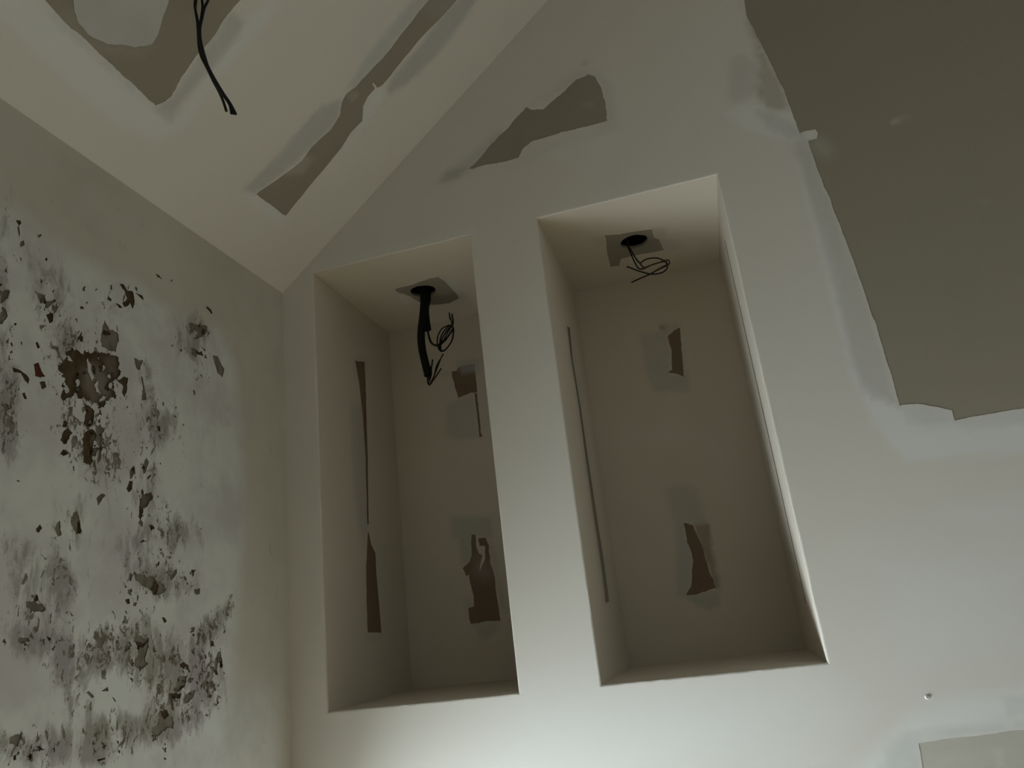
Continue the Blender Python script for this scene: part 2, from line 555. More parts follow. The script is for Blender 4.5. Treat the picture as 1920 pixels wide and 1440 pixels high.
layers_b = [
    # feathered joint compound around the wedge
    LB('thin', c3([(60, 850), (120, 790), (230, 700), (420, 540), (450, 590), (300, 740), (230, 790), (120, 850)]), 14, 0.45),
    LB('raw', c3([(80, 840), (110, 780), (230, 765), (180, 820)]), 9, 0.40),
    LB('thin', c3([(230, 790), (480, 740), (590, 650), (900, 560), (1080, 500), (1060, 560), (760, 640), (560, 740), (280, 800)]), 12, 0.16),
    LB('thin', c3([(560, 430), (840, 220), (960, 225), (1040, 300), (1060, 480), (1010, 520), (990, 300), (900, 250)]), 12, 0.30),
    LB('raw', c3([(860, 175), (900, 155), (912, 172), (880, 188)]), 6, 0.35),
    LB('comp', c3([(600, 660), (900, 580), (1100, 540), (1060, 660), (800, 720)]), 20, 0.25),
    # the edge of the big bare board: half covered strip, then a bluish ridge of compound
    LB('raw', [(1392, -40), (1402, 30), (1412, 80), (1425, 130), (1420, 178), (1440, 203), (1482, 208), (1470, 168), (1432, 92)], 5, 0.55),
    LB('thin', [(1368, 110), (1390, 100), (1420, 120), (1424, 170), (1380, 195), (1366, 180)], 10, 0.35),
    LB('comp', [(1358, 215), (1385, 195), (1420, 192), (1450, 212), (1490, 210), (1502, 250), (1530, 245), (1510, 275), (1470, 262), (1400, 245)], 8, 0.75),
    LB('thin', [(1415, 205), (1450, 212), (1500, 240), (1515, 262), (1480, 260), (1440, 240)], 8, 0.40),
    LB('thin', [(1486, 268), (1515, 262), (1560, 385), (1605, 500), (1650, 640), (1672, 710), (1688, 764), (1665, 755), (1622, 735), (1600, 690),
                (1580, 600), (1556, 500), (1520, 380)], 6, 0.42),
    LB('comp', [(1492, 300), (1510, 330), (1560, 480), (1590, 620), (1612, 720), (1598, 720), (1570, 600), (1536, 460)], 6, 0.7),
    LB('comp', [(1600, 700), (1640, 745), (1690, 764), (1785, 768), (1795, 788), (1930, 765), (2350, 708), (2350, 812), (1920, 850), (1800, 855),
                (1700, 865), (1665, 830), (1630, 780)], 9, 0.85),
    LB('thin', [(1690, 764), (1740, 760), (1784, 768), (1790, 792), (1760, 800), (1710, 795)], 10, 0.30),
    LB('thin', [(1790, 788), (1860, 777), (1960, 760), (2350, 706), (2350, 732), (1900, 795), (1810, 806)], 7, 0.25),
    LB('comp', [(1780, 955), (1960, 930), (2350, 885), (2350, 945), (1900, 975), (1800, 985)], 26, 0.5),
    # compound along the top of the low board
    LB('comp', [(1600, 1440), (1660, 1390), (1700, 1340), (1780, 1310), (1930, 1290), (2350, 1232), (2350, 1322), (1722, 1395), (1735, 1480), (1640, 1600), (1580, 1600)], 16, 0.85),
    LB('thin', [(1655, 1440), (1664, 1400), (1690, 1378), (1722, 1374), (1800, 1362), (1920, 1346), (2350, 1292), (2350, 1316), (1920, 1366), (1722, 1393),
                (1735, 1480), (1700, 1560), (1640, 1560)], 6, 0.32),
    LB('thin', [(1888, 1312), (1990, 1296), (1990, 1322), (1892, 1336)], 5, 0.32),
    # faint broad sweeps
    LB('comp', [(560, 500), (700, 470), (890, 425), (895, 446), (720, 485), (600, 512)], 14, 0.30),
    LB('comp', [(1620, 1040), (1900, 1000), (2000, 1060), (1960, 1240), (1700, 1250)], 70, 0.45),
    LB('comp', [(980, 1290), (1120, 1290), (1500, 1260), (1600, 1330), (1500, 1460), (900, 1460)], 70, 0.5),
]


def rect_loop(x0, x1, z0, z1, step=0.05):
    return resample(np.array([(x0, z0), (x1, z0), (x1, z1), (x0, z1)], float), step)


gable = [(0, 0), (ROOM_W, 0), (ROOM_W, ZC), (XR, ZR), (0, ZC)]
gable = resample(np.array(gable, float), 0.05)
wall_back = panel('wall_back', FB, gable, M['plaster'], fine=((0.0, 1.2), (2.3, 3.1)), step=0.0125,
                  holes=[rect_loop(a - BEV, b + BEV, ZL - BEV, ZT + BEV) for a, b in NICHES],
                  patches=patches_b, layers=layers_b)
tag(wall_back, 'tall gable wall of skimmed plaster with two rectangular niches', 'wall', kind='structure')

# ------------------------------------------------------------------ niches
cA = lambda pts: crop(pts, 780, 660, 180 / 1296)
cB = lambda pts: crop(pts, 800, 940, 180 / 864)
cC = lambda pts: crop(pts, 1180, 580, 240 / 576)
cH1 = lambda pts: crop(pts, 700, 490, 220 / 1267)
cH2 = lambda pts: crop(pts, 1100, 400, 200 / 1920)
cS = lambda pts: crop(pts, 560, 660, 420 / 864)

holes_at = {}
for ni, (a, b) in enumerate(NICHES):
    fback = Frame((0, ND, 0), (1, 0, 0), (0, 0, 1))
    ftop = Frame((0, 0, ZT), (1, 0, 0), (0, -1, 0))             # facing down
    fled = Frame((0, 0, ZL), (1, 0, 0), (0, 1, 0))              # facing up
    fls = Frame((a, 0, 0), (0, 1, 0), (0, 0, 1))                # facing +x
    frs = Frame((b, 0, 0), (0, -1, 0), (0, 0, 1))               # facing -x
    assert ftop.N[2] < 0 and fled.N[2] > 0 and fls.N[0] > 0 and frs.N[0] < 0
    nm = M['niche']
    if ni == 0:
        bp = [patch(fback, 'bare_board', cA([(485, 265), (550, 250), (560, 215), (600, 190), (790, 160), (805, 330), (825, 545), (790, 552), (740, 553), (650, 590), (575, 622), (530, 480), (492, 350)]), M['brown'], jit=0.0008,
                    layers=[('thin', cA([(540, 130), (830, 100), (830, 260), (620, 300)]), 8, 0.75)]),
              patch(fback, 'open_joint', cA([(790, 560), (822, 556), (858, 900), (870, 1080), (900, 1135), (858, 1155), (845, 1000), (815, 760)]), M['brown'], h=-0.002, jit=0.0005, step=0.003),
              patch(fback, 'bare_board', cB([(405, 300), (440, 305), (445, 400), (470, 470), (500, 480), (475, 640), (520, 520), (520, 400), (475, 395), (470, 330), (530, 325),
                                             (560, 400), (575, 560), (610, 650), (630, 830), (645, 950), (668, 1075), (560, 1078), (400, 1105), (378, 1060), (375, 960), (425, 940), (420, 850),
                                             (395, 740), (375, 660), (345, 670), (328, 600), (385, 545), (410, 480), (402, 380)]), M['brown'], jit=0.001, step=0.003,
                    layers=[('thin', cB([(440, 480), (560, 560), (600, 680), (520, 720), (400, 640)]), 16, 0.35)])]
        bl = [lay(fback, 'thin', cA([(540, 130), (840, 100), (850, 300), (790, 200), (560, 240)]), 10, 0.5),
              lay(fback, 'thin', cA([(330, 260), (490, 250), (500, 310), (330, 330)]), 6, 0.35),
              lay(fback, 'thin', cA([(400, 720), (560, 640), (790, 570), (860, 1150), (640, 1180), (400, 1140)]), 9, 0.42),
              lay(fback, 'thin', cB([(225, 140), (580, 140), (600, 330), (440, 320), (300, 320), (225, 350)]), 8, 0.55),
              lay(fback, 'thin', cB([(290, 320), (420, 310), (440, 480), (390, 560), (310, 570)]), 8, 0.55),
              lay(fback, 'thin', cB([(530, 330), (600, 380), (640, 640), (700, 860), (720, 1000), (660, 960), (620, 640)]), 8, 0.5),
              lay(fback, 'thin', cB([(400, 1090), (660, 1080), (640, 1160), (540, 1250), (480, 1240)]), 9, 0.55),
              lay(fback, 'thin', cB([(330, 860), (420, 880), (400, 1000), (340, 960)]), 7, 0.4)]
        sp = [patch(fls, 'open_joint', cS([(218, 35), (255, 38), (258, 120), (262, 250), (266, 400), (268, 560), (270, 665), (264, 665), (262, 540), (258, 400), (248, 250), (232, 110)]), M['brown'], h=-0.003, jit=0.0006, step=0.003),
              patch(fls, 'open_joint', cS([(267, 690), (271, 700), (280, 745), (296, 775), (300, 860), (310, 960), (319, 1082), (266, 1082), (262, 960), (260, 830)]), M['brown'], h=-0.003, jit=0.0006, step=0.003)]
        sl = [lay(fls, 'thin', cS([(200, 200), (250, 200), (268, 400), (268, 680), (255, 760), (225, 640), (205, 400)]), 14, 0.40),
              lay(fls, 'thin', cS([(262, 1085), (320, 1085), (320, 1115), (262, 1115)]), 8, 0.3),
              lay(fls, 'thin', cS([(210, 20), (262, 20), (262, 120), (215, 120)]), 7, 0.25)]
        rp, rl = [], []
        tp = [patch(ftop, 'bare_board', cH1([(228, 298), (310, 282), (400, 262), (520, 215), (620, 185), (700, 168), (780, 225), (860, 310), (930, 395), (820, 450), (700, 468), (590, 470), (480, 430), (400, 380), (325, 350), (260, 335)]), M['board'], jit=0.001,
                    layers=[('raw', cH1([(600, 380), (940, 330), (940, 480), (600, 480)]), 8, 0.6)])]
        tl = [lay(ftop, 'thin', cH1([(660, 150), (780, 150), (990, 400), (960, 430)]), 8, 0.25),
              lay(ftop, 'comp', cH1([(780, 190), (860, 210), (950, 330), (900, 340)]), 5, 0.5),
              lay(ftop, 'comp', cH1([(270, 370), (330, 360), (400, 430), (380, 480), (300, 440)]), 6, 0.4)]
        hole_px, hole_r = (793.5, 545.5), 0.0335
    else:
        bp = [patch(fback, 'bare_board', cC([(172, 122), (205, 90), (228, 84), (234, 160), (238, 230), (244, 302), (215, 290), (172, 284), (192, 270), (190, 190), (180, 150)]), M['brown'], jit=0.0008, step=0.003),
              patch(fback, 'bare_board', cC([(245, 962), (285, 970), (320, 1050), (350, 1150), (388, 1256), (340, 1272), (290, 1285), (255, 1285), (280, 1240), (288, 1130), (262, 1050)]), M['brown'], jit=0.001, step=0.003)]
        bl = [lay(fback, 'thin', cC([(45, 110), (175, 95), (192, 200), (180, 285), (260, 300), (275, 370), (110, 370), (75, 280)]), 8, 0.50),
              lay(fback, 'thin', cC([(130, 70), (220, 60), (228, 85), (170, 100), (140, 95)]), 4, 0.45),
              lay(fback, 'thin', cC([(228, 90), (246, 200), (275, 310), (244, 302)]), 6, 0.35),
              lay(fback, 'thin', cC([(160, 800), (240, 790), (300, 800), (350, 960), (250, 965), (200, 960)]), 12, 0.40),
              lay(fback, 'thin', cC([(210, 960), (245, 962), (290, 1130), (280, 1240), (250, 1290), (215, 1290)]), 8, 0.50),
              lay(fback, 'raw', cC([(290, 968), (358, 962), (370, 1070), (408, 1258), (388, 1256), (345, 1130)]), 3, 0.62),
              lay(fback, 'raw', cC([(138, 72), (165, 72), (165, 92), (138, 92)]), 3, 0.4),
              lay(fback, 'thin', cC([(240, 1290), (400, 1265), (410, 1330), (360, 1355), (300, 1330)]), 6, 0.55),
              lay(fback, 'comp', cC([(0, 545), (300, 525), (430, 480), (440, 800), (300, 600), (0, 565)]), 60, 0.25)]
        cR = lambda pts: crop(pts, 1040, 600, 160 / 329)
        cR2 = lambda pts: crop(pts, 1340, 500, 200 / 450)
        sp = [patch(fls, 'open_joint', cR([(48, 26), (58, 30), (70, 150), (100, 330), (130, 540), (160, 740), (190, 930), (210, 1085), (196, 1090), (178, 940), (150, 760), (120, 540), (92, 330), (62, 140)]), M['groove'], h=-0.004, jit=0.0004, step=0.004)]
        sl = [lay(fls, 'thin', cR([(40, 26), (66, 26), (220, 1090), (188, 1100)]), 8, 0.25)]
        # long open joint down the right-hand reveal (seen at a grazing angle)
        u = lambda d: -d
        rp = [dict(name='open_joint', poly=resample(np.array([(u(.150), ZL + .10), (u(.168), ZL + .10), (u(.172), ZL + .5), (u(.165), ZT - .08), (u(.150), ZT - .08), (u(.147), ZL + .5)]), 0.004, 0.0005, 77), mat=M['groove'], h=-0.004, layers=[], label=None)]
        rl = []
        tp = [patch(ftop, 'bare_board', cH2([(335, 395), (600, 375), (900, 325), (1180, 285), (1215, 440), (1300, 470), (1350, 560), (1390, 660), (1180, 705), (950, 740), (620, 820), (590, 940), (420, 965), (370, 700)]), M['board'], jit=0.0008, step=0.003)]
        tl = [lay(ftop, 'thin', cH2([(1180, 270), (1450, 230), (1440, 400), (1220, 440)]), 5, 0.40),
              lay(ftop, 'thin', cH2([(1300, 470), (1650, 480), (1700, 640), (1400, 700)]), 8, 0.30),
              lay(ftop, 'thin', cH2([(100, 430), (330, 395), (370, 560), (150, 600)]), 10, 0.25)]
        hole_px, hole_r = (1189.0, 453.0), 0.034
    hc = ftop.uv([hole_px])[0]
    hole = np.array([(hc[0] + hole_r * math.cos(t), hc[1] + hole_r * math.sin(t)) for t in np.linspace(0, 2 * math.pi, 36, endpoint=False)])
    hole += np.random.default_rng(5 + ni).normal(size=hole.shape) * 0.0006
    # a ragged nick in the rim, as cut with a hole saw
    holes_at[ni] = (hc[0], -hc[1], hole_r)
    e = BEV
    niche_back = panel('niche_back', fback, rect_loop(a, b, ZL, ZT, 0.02), nm, fine=((a, ZL), (b, ZT)), step=0.008, patches=bp, layers=bl, parent=wall_back)
    niche_side = panel('niche_side', fls, rect_loop(e, ND, ZL, ZT, 0.02), nm, fine=((e, ZL), (ND, ZT)), step=0.011, patches=sp, layers=sl, parent=wall_back)
    niche_side2 = panel('niche_side', frs, rect_loop(-ND, -e, ZL, ZT, 0.02), nm, fine=((-ND, ZL), (-e, ZT)), step=0.012, patches=rp, layers=rl, parent=wall_back)
    niche_top = panel('niche_top', ftop, rect_loop(a, b, -ND, -e, 0.02), nm, fine=((a, -ND), (b, -e)), step=0.008, holes=[hole], patches=tp, layers=tl, parent=wall_back)
    niche_ledge = panel('niche_ledge', fled, rect_loop(a, b, e, ND, 0.02), nm, fine=((a, e), (b, ND)), step=0.03, parent=wall_back)
    # board edge inside the round cut-out and the dark space above it
    n = len(hole)
    P0 = ftop.xyz(hole, 0.0006); P1 = ftop.xyz(hole, -0.006)
    mesh_object('hole_rim', np.concatenate([P0, P1]), [(i, (i + 1) % n, n + (i + 1) % n, n + i) for i in range(n)], M['groove'], niche_top)
    ctr = hc; big_h = ctr + (hole - ctr) * 1.8
    Q0 = ftop.xyz(hole, -0.006); Q1 = ftop.xyz(big_h, -0.0065); Q2 = ftop.xyz(big_h, -0.16)
    Fc = [(i, (i + 1) % n, n + (i + 1) % n, n + i) for i in range(n)] + [(n + i, n + (i + 1) % n, 2 * n + (i + 1) % n, 2 * n + i) for i in range(n)]
    Fc.append(tuple(range(2 * n, 3 * n)))
    mesh_object('ceiling_void', np.concatenate([Q0, Q1, Q2]), Fc, M['dark'], niche_top)
    # bevelled corner beads around the opening
    wob = np.random.default_rng(40 + ni)
    for k, (p, q, out) in enumerate((((a, ZL), (a, ZT), (-1, 0)), ((b, ZL), (b, ZT), (1, 0)), ((a, ZT), (b, ZT), (0, 1)), ((a, ZL), (b, ZL), (0, -1)))):
        m_ = 60
        s = np.linspace(0, 1, m_)[:, None]
        base = np.array(p) + (np.array(q) - np.array(p)) * s
        ext = (np.array(q) - np.array(p)); ext = ext / np.linalg.norm(ext)
        o1 = base + np.array(out) * e
        o1[0] -= ext * e; o1[-1] += ext * e
        wv = wob.normal(size=m_); wv = (wv + np.roll(wv, 1) + np.roll(wv, 2)) / 3 * 0.0006
        wv[0] = wv[-1] = 0
        mid = base + np.array(out) * e * 0.35
        mid[0] -= ext * e * 0.35; mid[-1] += ext * e * 0.35
        V = np.concatenate([np.stack([base[:, 0], np.full(m_, e), base[:, 1]], 1),
                            np.stack([mid[:, 0], e * 0.15 + 0.0003 - np.abs(wv), mid[:, 1]], 1),
                            np.stack([o1[:, 0], np.zeros(m_), o1[:, 1]], 1)])
        Fq = [(r * m_ + i, r * m_ + i + 1, (r + 1) * m_ + i + 1, (r + 1) * m_ + i) for r in range(2) for i in range(m_ - 1)]
        if k in (1, 2): pass
        mesh_object('corner_bead', V, Fq, M['bead'], wall_back)

# ------------------------------------------------------------------ old wall on the left with its peeling coat
p5 = lambda pts: crop(pts, 0, 360, 560 / 1920)
p6 = lambda pts: crop(pts, 0, 700, 560 / 1920)
p7 = lambda pts: crop(pts, 0, 1020, 560 / 1920)
holes_l = []


def chip(pts, mat, layers=(), jit=0.0012, h=-0.0015):
    holes_l.append(patch(FL, 'chipped_coat', pts, M[mat], h=h, jit=jit, step=0.0014, layers=layers))


chip(p5([(400, 1060), (430, 1000), (500, 1030), (560, 1015), (620, 1040), (680, 1050), (700, 1030), (735, 1030), (755, 1080), (760, 1180), (735, 1190), (720, 1250), (745, 1340),
         (700, 1330), (650, 1385), (600, 1365), (560, 1340), (520, 1330), (470, 1330), (420, 1340), (400, 1290), (405, 1250), (440, 1240), (400, 1185), (370, 1135), (395, 1110)]), 'mud',
     [('thin', p5([(540, 1130), (600, 1090), (700, 1180), (715, 1320), (600, 1360), (540, 1250)]), 9, 0.75), ('thin', p5([(660, 1050), (740, 1060), (745, 1180), (690, 1160)]), 6, 0.5)], jit=0.0042)
chip(p5([(655, 900), (680, 830), (700, 880), (745, 900), (755, 870), (762, 960), (740, 1020), (690, 1025), (660, 1000), (650, 950)]), 'greyhole', jit=0.0022)
chip(p6([(530, 190), (575, 200), (605, 240), (600, 320), (560, 350), (540, 320), (550, 250)]), 'mud')
chip(p6([(515, 430), (545, 370), (590, 360), (620, 395), (600, 470), (640, 480), (610, 520), (575, 530), (600, 560), (570, 590), (540, 570), (538, 490)]), 'mud',
     [('thin', p6([(600, 400), (650, 400), (640, 560), (600, 540)]), 5, 0.6)], jit=0.002)
chip(p6([(610, 350), (640, 335), (670, 360), (650, 440), (660, 490), (640, 570), (620, 560), (640, 480), (620, 430)]), 'greyhole', jit=0.002)
chip(p6([(388, 430), (400, 385), (430, 345), (468, 380), (445, 405), (435, 452), (410, 455)]), 'mud')
chip(p6([(398, 330), (412, 300), (436, 318), (425, 342), (405, 345)]), 'mud')
chip(p6([(385, 515), (410, 490), (436, 518), (410, 530)]), 'mud', jit=0.0008)
chip(p5([(215, 1110), (250, 1098), (265, 1150), (292, 1185), (262, 1196), (225, 1180)]), 'red', jit=0.0006)
chip(p5([(225, 965), (240, 960), (256, 1000), (240, 1008)]), 'red', jit=0.0005)
chip(p5([(255, 1220), (290, 1215), (300, 1260), (270, 1270)]), 'mud', jit=0.001)
chip(p5([(80, 1125), (130, 1143), (165, 1175), (188, 1200), (182, 1240), (160, 1215), (130, 1168), (82, 1155)]), 'mud', jit=0.0007)
chip(p5([(142, 1295), (158, 1290), (174, 1330), (160, 1335)]), 'mud', jit=0.0006)
chip(p5([(768, 590), (790, 592), (820, 630), (850, 640), (866, 700), (852, 755), (838, 715), (800, 748), (785, 720), (815, 690), (800, 640)]), 'mud', jit=0.0012)
chip(p5([(740, 710), (770, 745), (790, 745), (765, 720)]), 'mud', jit=0.0006)
chip(p5([(690, 670), (718, 690), (712, 708), (692, 690)]), 'mud', jit=0.0006)
chip(p5([(710, 600), (722, 598), (720, 628), (710, 625)]), 'mud', jit=0.0005)
chip(p5([(870, 645), (915, 665), (928, 695), (915, 690), (890, 668)]), 'mud', jit=0.0004)
chip(p5([(1368, 1050), (1400, 1055), (1420, 1100), (1442, 1140), (1430, 1195), (1400, 1165), (1380, 1110)]), 'greyhole', jit=0.0006)
chip(p5([(906, 1190), (916, 1185), (930, 1270), (942, 1335), (910, 1340), (918, 1270)]), 'greyhole', jit=0.0005)
chip(p5([(750, 1215), (790, 1190), (820, 1190), (815, 1250), (800, 1310), (785, 1290), (790, 1250)]), 'mud', jit=0.0016)
chip(p5([(862, 1070), (920, 1080), (905, 1130), (880, 1140)]), 'greyhole', jit=0.0018)
chip(p5([(100, 180), (130, 180), (138, 200), (120, 215)]), 'mud', jit=0.0007)
chip(p5([(112, 220), (122, 220), (130, 270), (122, 305), (116, 260)]), 'greyhole', jit=0.0004)
chip(p5([(128, 320), (155, 305), (155, 335), (130, 358)]), 'greyhole', jit=0.0007)
chip(p5([(236, 280), (262, 268), (264, 285), (245, 302)]), 'greyhole', jit=0.0007)
chip(p5([(0, 625), (50, 620), (78, 640), (60, 690), (20, 720), (0, 715)]), 'greyhole', jit=0.0022)
chip(p5([(0, 740), (40, 745), (48, 820), (20, 850), (0, 845)]), 'greyhole', jit=0.002)
chip(p5([(300, 790), (340, 770), (342, 830), (310, 838)]), 'mud', jit=0.0016)
chip(p5([(225, 640), (280, 660), (300, 720), (260, 720)]), 'greyhole', jit=0.0018)
chip(p5([(1220, 850), (1280, 850), (1330, 860), (1335, 900), (1290, 940), (1250, 950), (1270, 900), (1225, 900)]), 'greyhole', jit=0.0018)
chip(p5([(1230, 1000), (1270, 1020), (1260, 1060), (1235, 1050)]), 'greyhole', jit=0.0014)
chip(p6([(815, 740), (830, 690), (850, 690), (850, 740), (832, 765)]), 'mud', jit=0.0006)
chip(p6([(835, 620), (862, 600), (870, 650), (838, 680)]), 'greyhole', jit=0.0014)
chip(p6([(915, 600), (940, 540), (955, 570), (935, 640), (920, 650)]), 'greyhole', jit=0.0007)
chip(p6([(948, 670), (970, 650), (972, 662), (952, 686)]), 'mud', jit=0.0005)
chip(p6([(910, 740), (925, 770), (955, 770), (975, 760), (985, 800), (950, 850), (925, 870), (905, 950), (892, 920), (900, 840)]), 'mud',
     [('thin', p6([(920, 780), (960, 800), (940, 860), (910, 860)]), 5, 0.7)], jit=0.0016)
chip(p6([(622, 800), (650, 770), (680, 780), (665, 800), (630, 848)]), 'greyhole', jit=0.001)
chip(p6([(455, 960), (470, 900), (490, 870), (510, 940), (518, 1020), (495, 1035), (475, 1000)]), 'greyhole', jit=0.0016)
chip(p6([(505, 950), (517, 960), (516, 1030), (498, 1032)]), 'mud', jit=0.0006)
chip(p6([(360, 960), (380, 950), (400, 1030), (380, 1052), (362, 1010)]), 'greyhole', jit=0.0014)
chip(p6([(232, 1000), (255, 965), (272, 990), (255, 1022), (235, 1020)]), 'mud', jit=0.0008)
chip(p6([(955, 970), (975, 985), (995, 992), (975, 1012)]), 'mud', jit=0.0005)
chip(p6([(900, 1088), (920, 1068), (938, 1078), (918, 1085)]), 'mud', jit=0.0004)
chip(p6([(1250, 1385), (1285, 1382), (1280, 1420), (1252, 1415)]), 'greyhole', jit=0.0008)
chip(p6([(92, 695), (118, 700), (110, 710)]), 'mud', jit=0.0004)
chip(p6([(15, 200), (45, 190), (65, 240), (40, 265), (20, 240)]), 'greyhole', jit=0.0016)
chip(p7([(850, 180), (900, 200), (990, 210), (1030, 250), (1070, 290), (1020, 330), (980, 310), (930, 260), (870, 230)]), 'greyhole', jit=0.002)
chip(p7([(975, 290), (1000, 240), (1020, 270), (1005, 330), (980, 325)]), 'mud', jit=0.001)
chip(p7([(1090, 200), (1140, 155), (1140, 190), (1105, 230)]), 'greyhole', jit=0.0014)
chip(p7([(108, 620), (130, 600), (185, 600), (185, 630), (135, 655), (112, 650)]), 'greyhole', jit=0.0014)
chip(p7([(215, 355), (240, 325), (245, 355), (225, 370)]), 'mud', jit=0.0006)
chip(p7([(170, 370), (240, 370), (290, 410), (270, 440), (200, 430)]), 'greyhole', jit=0.0018)
chip(p7([(865, 600), (910, 590), (960, 615), (945, 670), (940, 720), (945, 790), (905, 800), (870, 780), (890, 700), (880, 650)]), 'greyhole', jit=0.002)
chip(p7([(865, 625), (920, 640), (955, 620), (925, 668), (885, 660)]), 'mud', jit=0.0008)
chip(p7([(1155, 770), (1180, 755), (1200, 770), (1180, 810), (1160, 795)]), 'mud', jit=0.0008)
chip(p7([(1085, 960), (1165, 960), (1160, 990), (1110, 1000), (1120, 1070), (1095, 1060)]), 'mud',
     [('thin', p7([(1080, 1000), (1140, 1000), (1140, 1080), (1080, 1080)]), 6, 0.5)], jit=0.001)
chip(p7([(1015, 1075), (1060, 1070), (1110, 1120), (1115, 1190), (1050, 1200), (985, 1230), (975, 1180), (1030, 1140)]), 'greyhole', jit=0.002)
chip(p7([(1035, 1080), (1065, 1075), (1085, 1110), (1060, 1130)]), 'mud', jit=0.0012)
chip(p7([(1375, 760), (1400, 690), (1420, 690), (1432, 790), (1415, 795), (1410, 740), (1388, 830)]), 'greyhole', jit=0.0008)
chip(p7([(1410, 760), (1432, 775), (1425, 800)]), 'mud', jit=0.0004)
chip(p7([(1170, 1000), (1210, 950), (1260, 935), (1240, 990), (1190, 1030)]), 'greyhole', jit=0.0018)
chip(p7([(60, 1260), (100, 1225), (140, 1215), (135, 1250), (110, 1310), (90, 1290), (65, 1295)]), 'greyhole', jit=0.0012)
chip(p7([(80, 1360), (100, 1355), (105, 1390), (88, 1395)]), 'mud', jit=0.0007)
chip(p7([(640, 945), (690, 920), (698, 950), (670, 945)]), 'greyhole', jit=0.0006)
chip(p7([(555, 950), (575, 945), (608, 985), (590, 995)]), 'greyhole', jit=0.0006)
chip(p7([(720, 985), (735, 995), (748, 1018), (738, 1012)]), 'mud', jit=0.0003)
chip(p7([(1040, 470), (1058, 480), (1072, 500), (1055, 512)]), 'mud', jit=0.0006)
chip(p7([(1150, 830), (1200, 850), (1190, 920), (1150, 950), (1120, 930)]), 'greyhole', jit=0.002)
chip(p7([(620, 1390), (670, 1375), (680, 1385), (630, 1398)]), 'mud', jit=0.0004)
chip(p7([(230, 1300), (255, 1302), (285, 1330), (265, 1325)]), 'mud', jit=0.0004)
chip(p7([(805, 360), (830, 350), (835, 380), (815, 382)]), 'mud', jit=0.0006)
# many small vertical nicks scattered through the worn areas
g = np.random.default_rng(21)
for cx, cy, rx, ry, n in ((365, 625, 45, 45, 10), (90, 560, 40, 70, 16), (165, 705, 70, 62, 26), (175, 830, 35, 60, 18), (275, 930, 30, 90, 12), (320, 780, 50, 40, 8),
                          (320, 1080, 60, 40, 16), (240, 1110, 30, 60, 12), (250, 1230, 40, 60, 14), (345, 1240, 45, 60, 26), (370, 1300, 45, 50, 22), (400, 1260, 22, 70, 20),
                          (70, 1210, 60, 30, 12), (60, 1400, 55, 30, 10), (250, 1400, 110, 25, 14), (20, 620, 18, 160, 18), (200, 560, 60, 30, 10), (300, 540, 50, 30, 4)):
    for _ in range(round(n * 0.80)):
        x, y = cx + g.normal() * rx * 0.55, cy + g.normal() * ry * 0.55
        if x < -5: continue
        L = 2.0 + 4.0 * g.random() ** 2 * (2.0 if g.random() < 0.15 else 1.0); W = L * g.uniform(0.3, 0.75)
        an = math.radians(g.normal(90 + (12 if x < 200 else -12), 24))
        k = 11
        rad = 1 + 0.45 * g.normal(size=k)
        th = np.linspace(0, 2 * math.pi, k, endpoint=False)
        ex, ey = L * np.cos(th) * np.clip(rad, 0.35, 1.8), W * np.sin(th) * np.clip(rad, 0.35, 1.8)
        chip([(x + a_ * math.cos(an) - b_ * math.sin(an), y + a_ * math.sin(an) + b_ * math.cos(an)) for a_, b_ in zip(ex, ey)],
             'mud' if g.random() < 0.4 else 'greyhole', jit=0.0003)
# flakes of the pale coat still clinging inside the big brown hole
for pts in ([(556, 1082), (572, 1070), (588, 1110), (596, 1160), (610, 1178), (592, 1204), (574, 1160), (562, 1120)], [(494, 1212), (508, 1198), (518, 1238), (500, 1266), (492, 1240)],
            [(424, 1046), (446, 1056), (462, 1082), (440, 1078)], [(408, 1256), (432, 1246), (446, 1276), (424, 1296)], [(664, 1096), (676, 1130), (668, 1158), (658, 1128)],
            [(606, 1236), (628, 1216), (636, 1260), (650, 1296), (622, 1284)], [(700, 1226), (716, 1214), (722, 1250), (706, 1262)], [(640, 1350), (656, 1306), (684, 1318), (668, 1344)],
            [(470, 1300), (488, 1290), (500, 1316), (482, 1330)], [(536, 1150), (548, 1146), (552, 1172), (540, 1180)], [(630, 1060), (650, 1052), (644, 1084)], [(690, 1180), (708, 1170), (704, 1196)]):
    holes_l.append(patch(FL, 'coat_flake', p5(pts), M['flake'], h=-0.0004, jit=0.0016, step=0.0014))

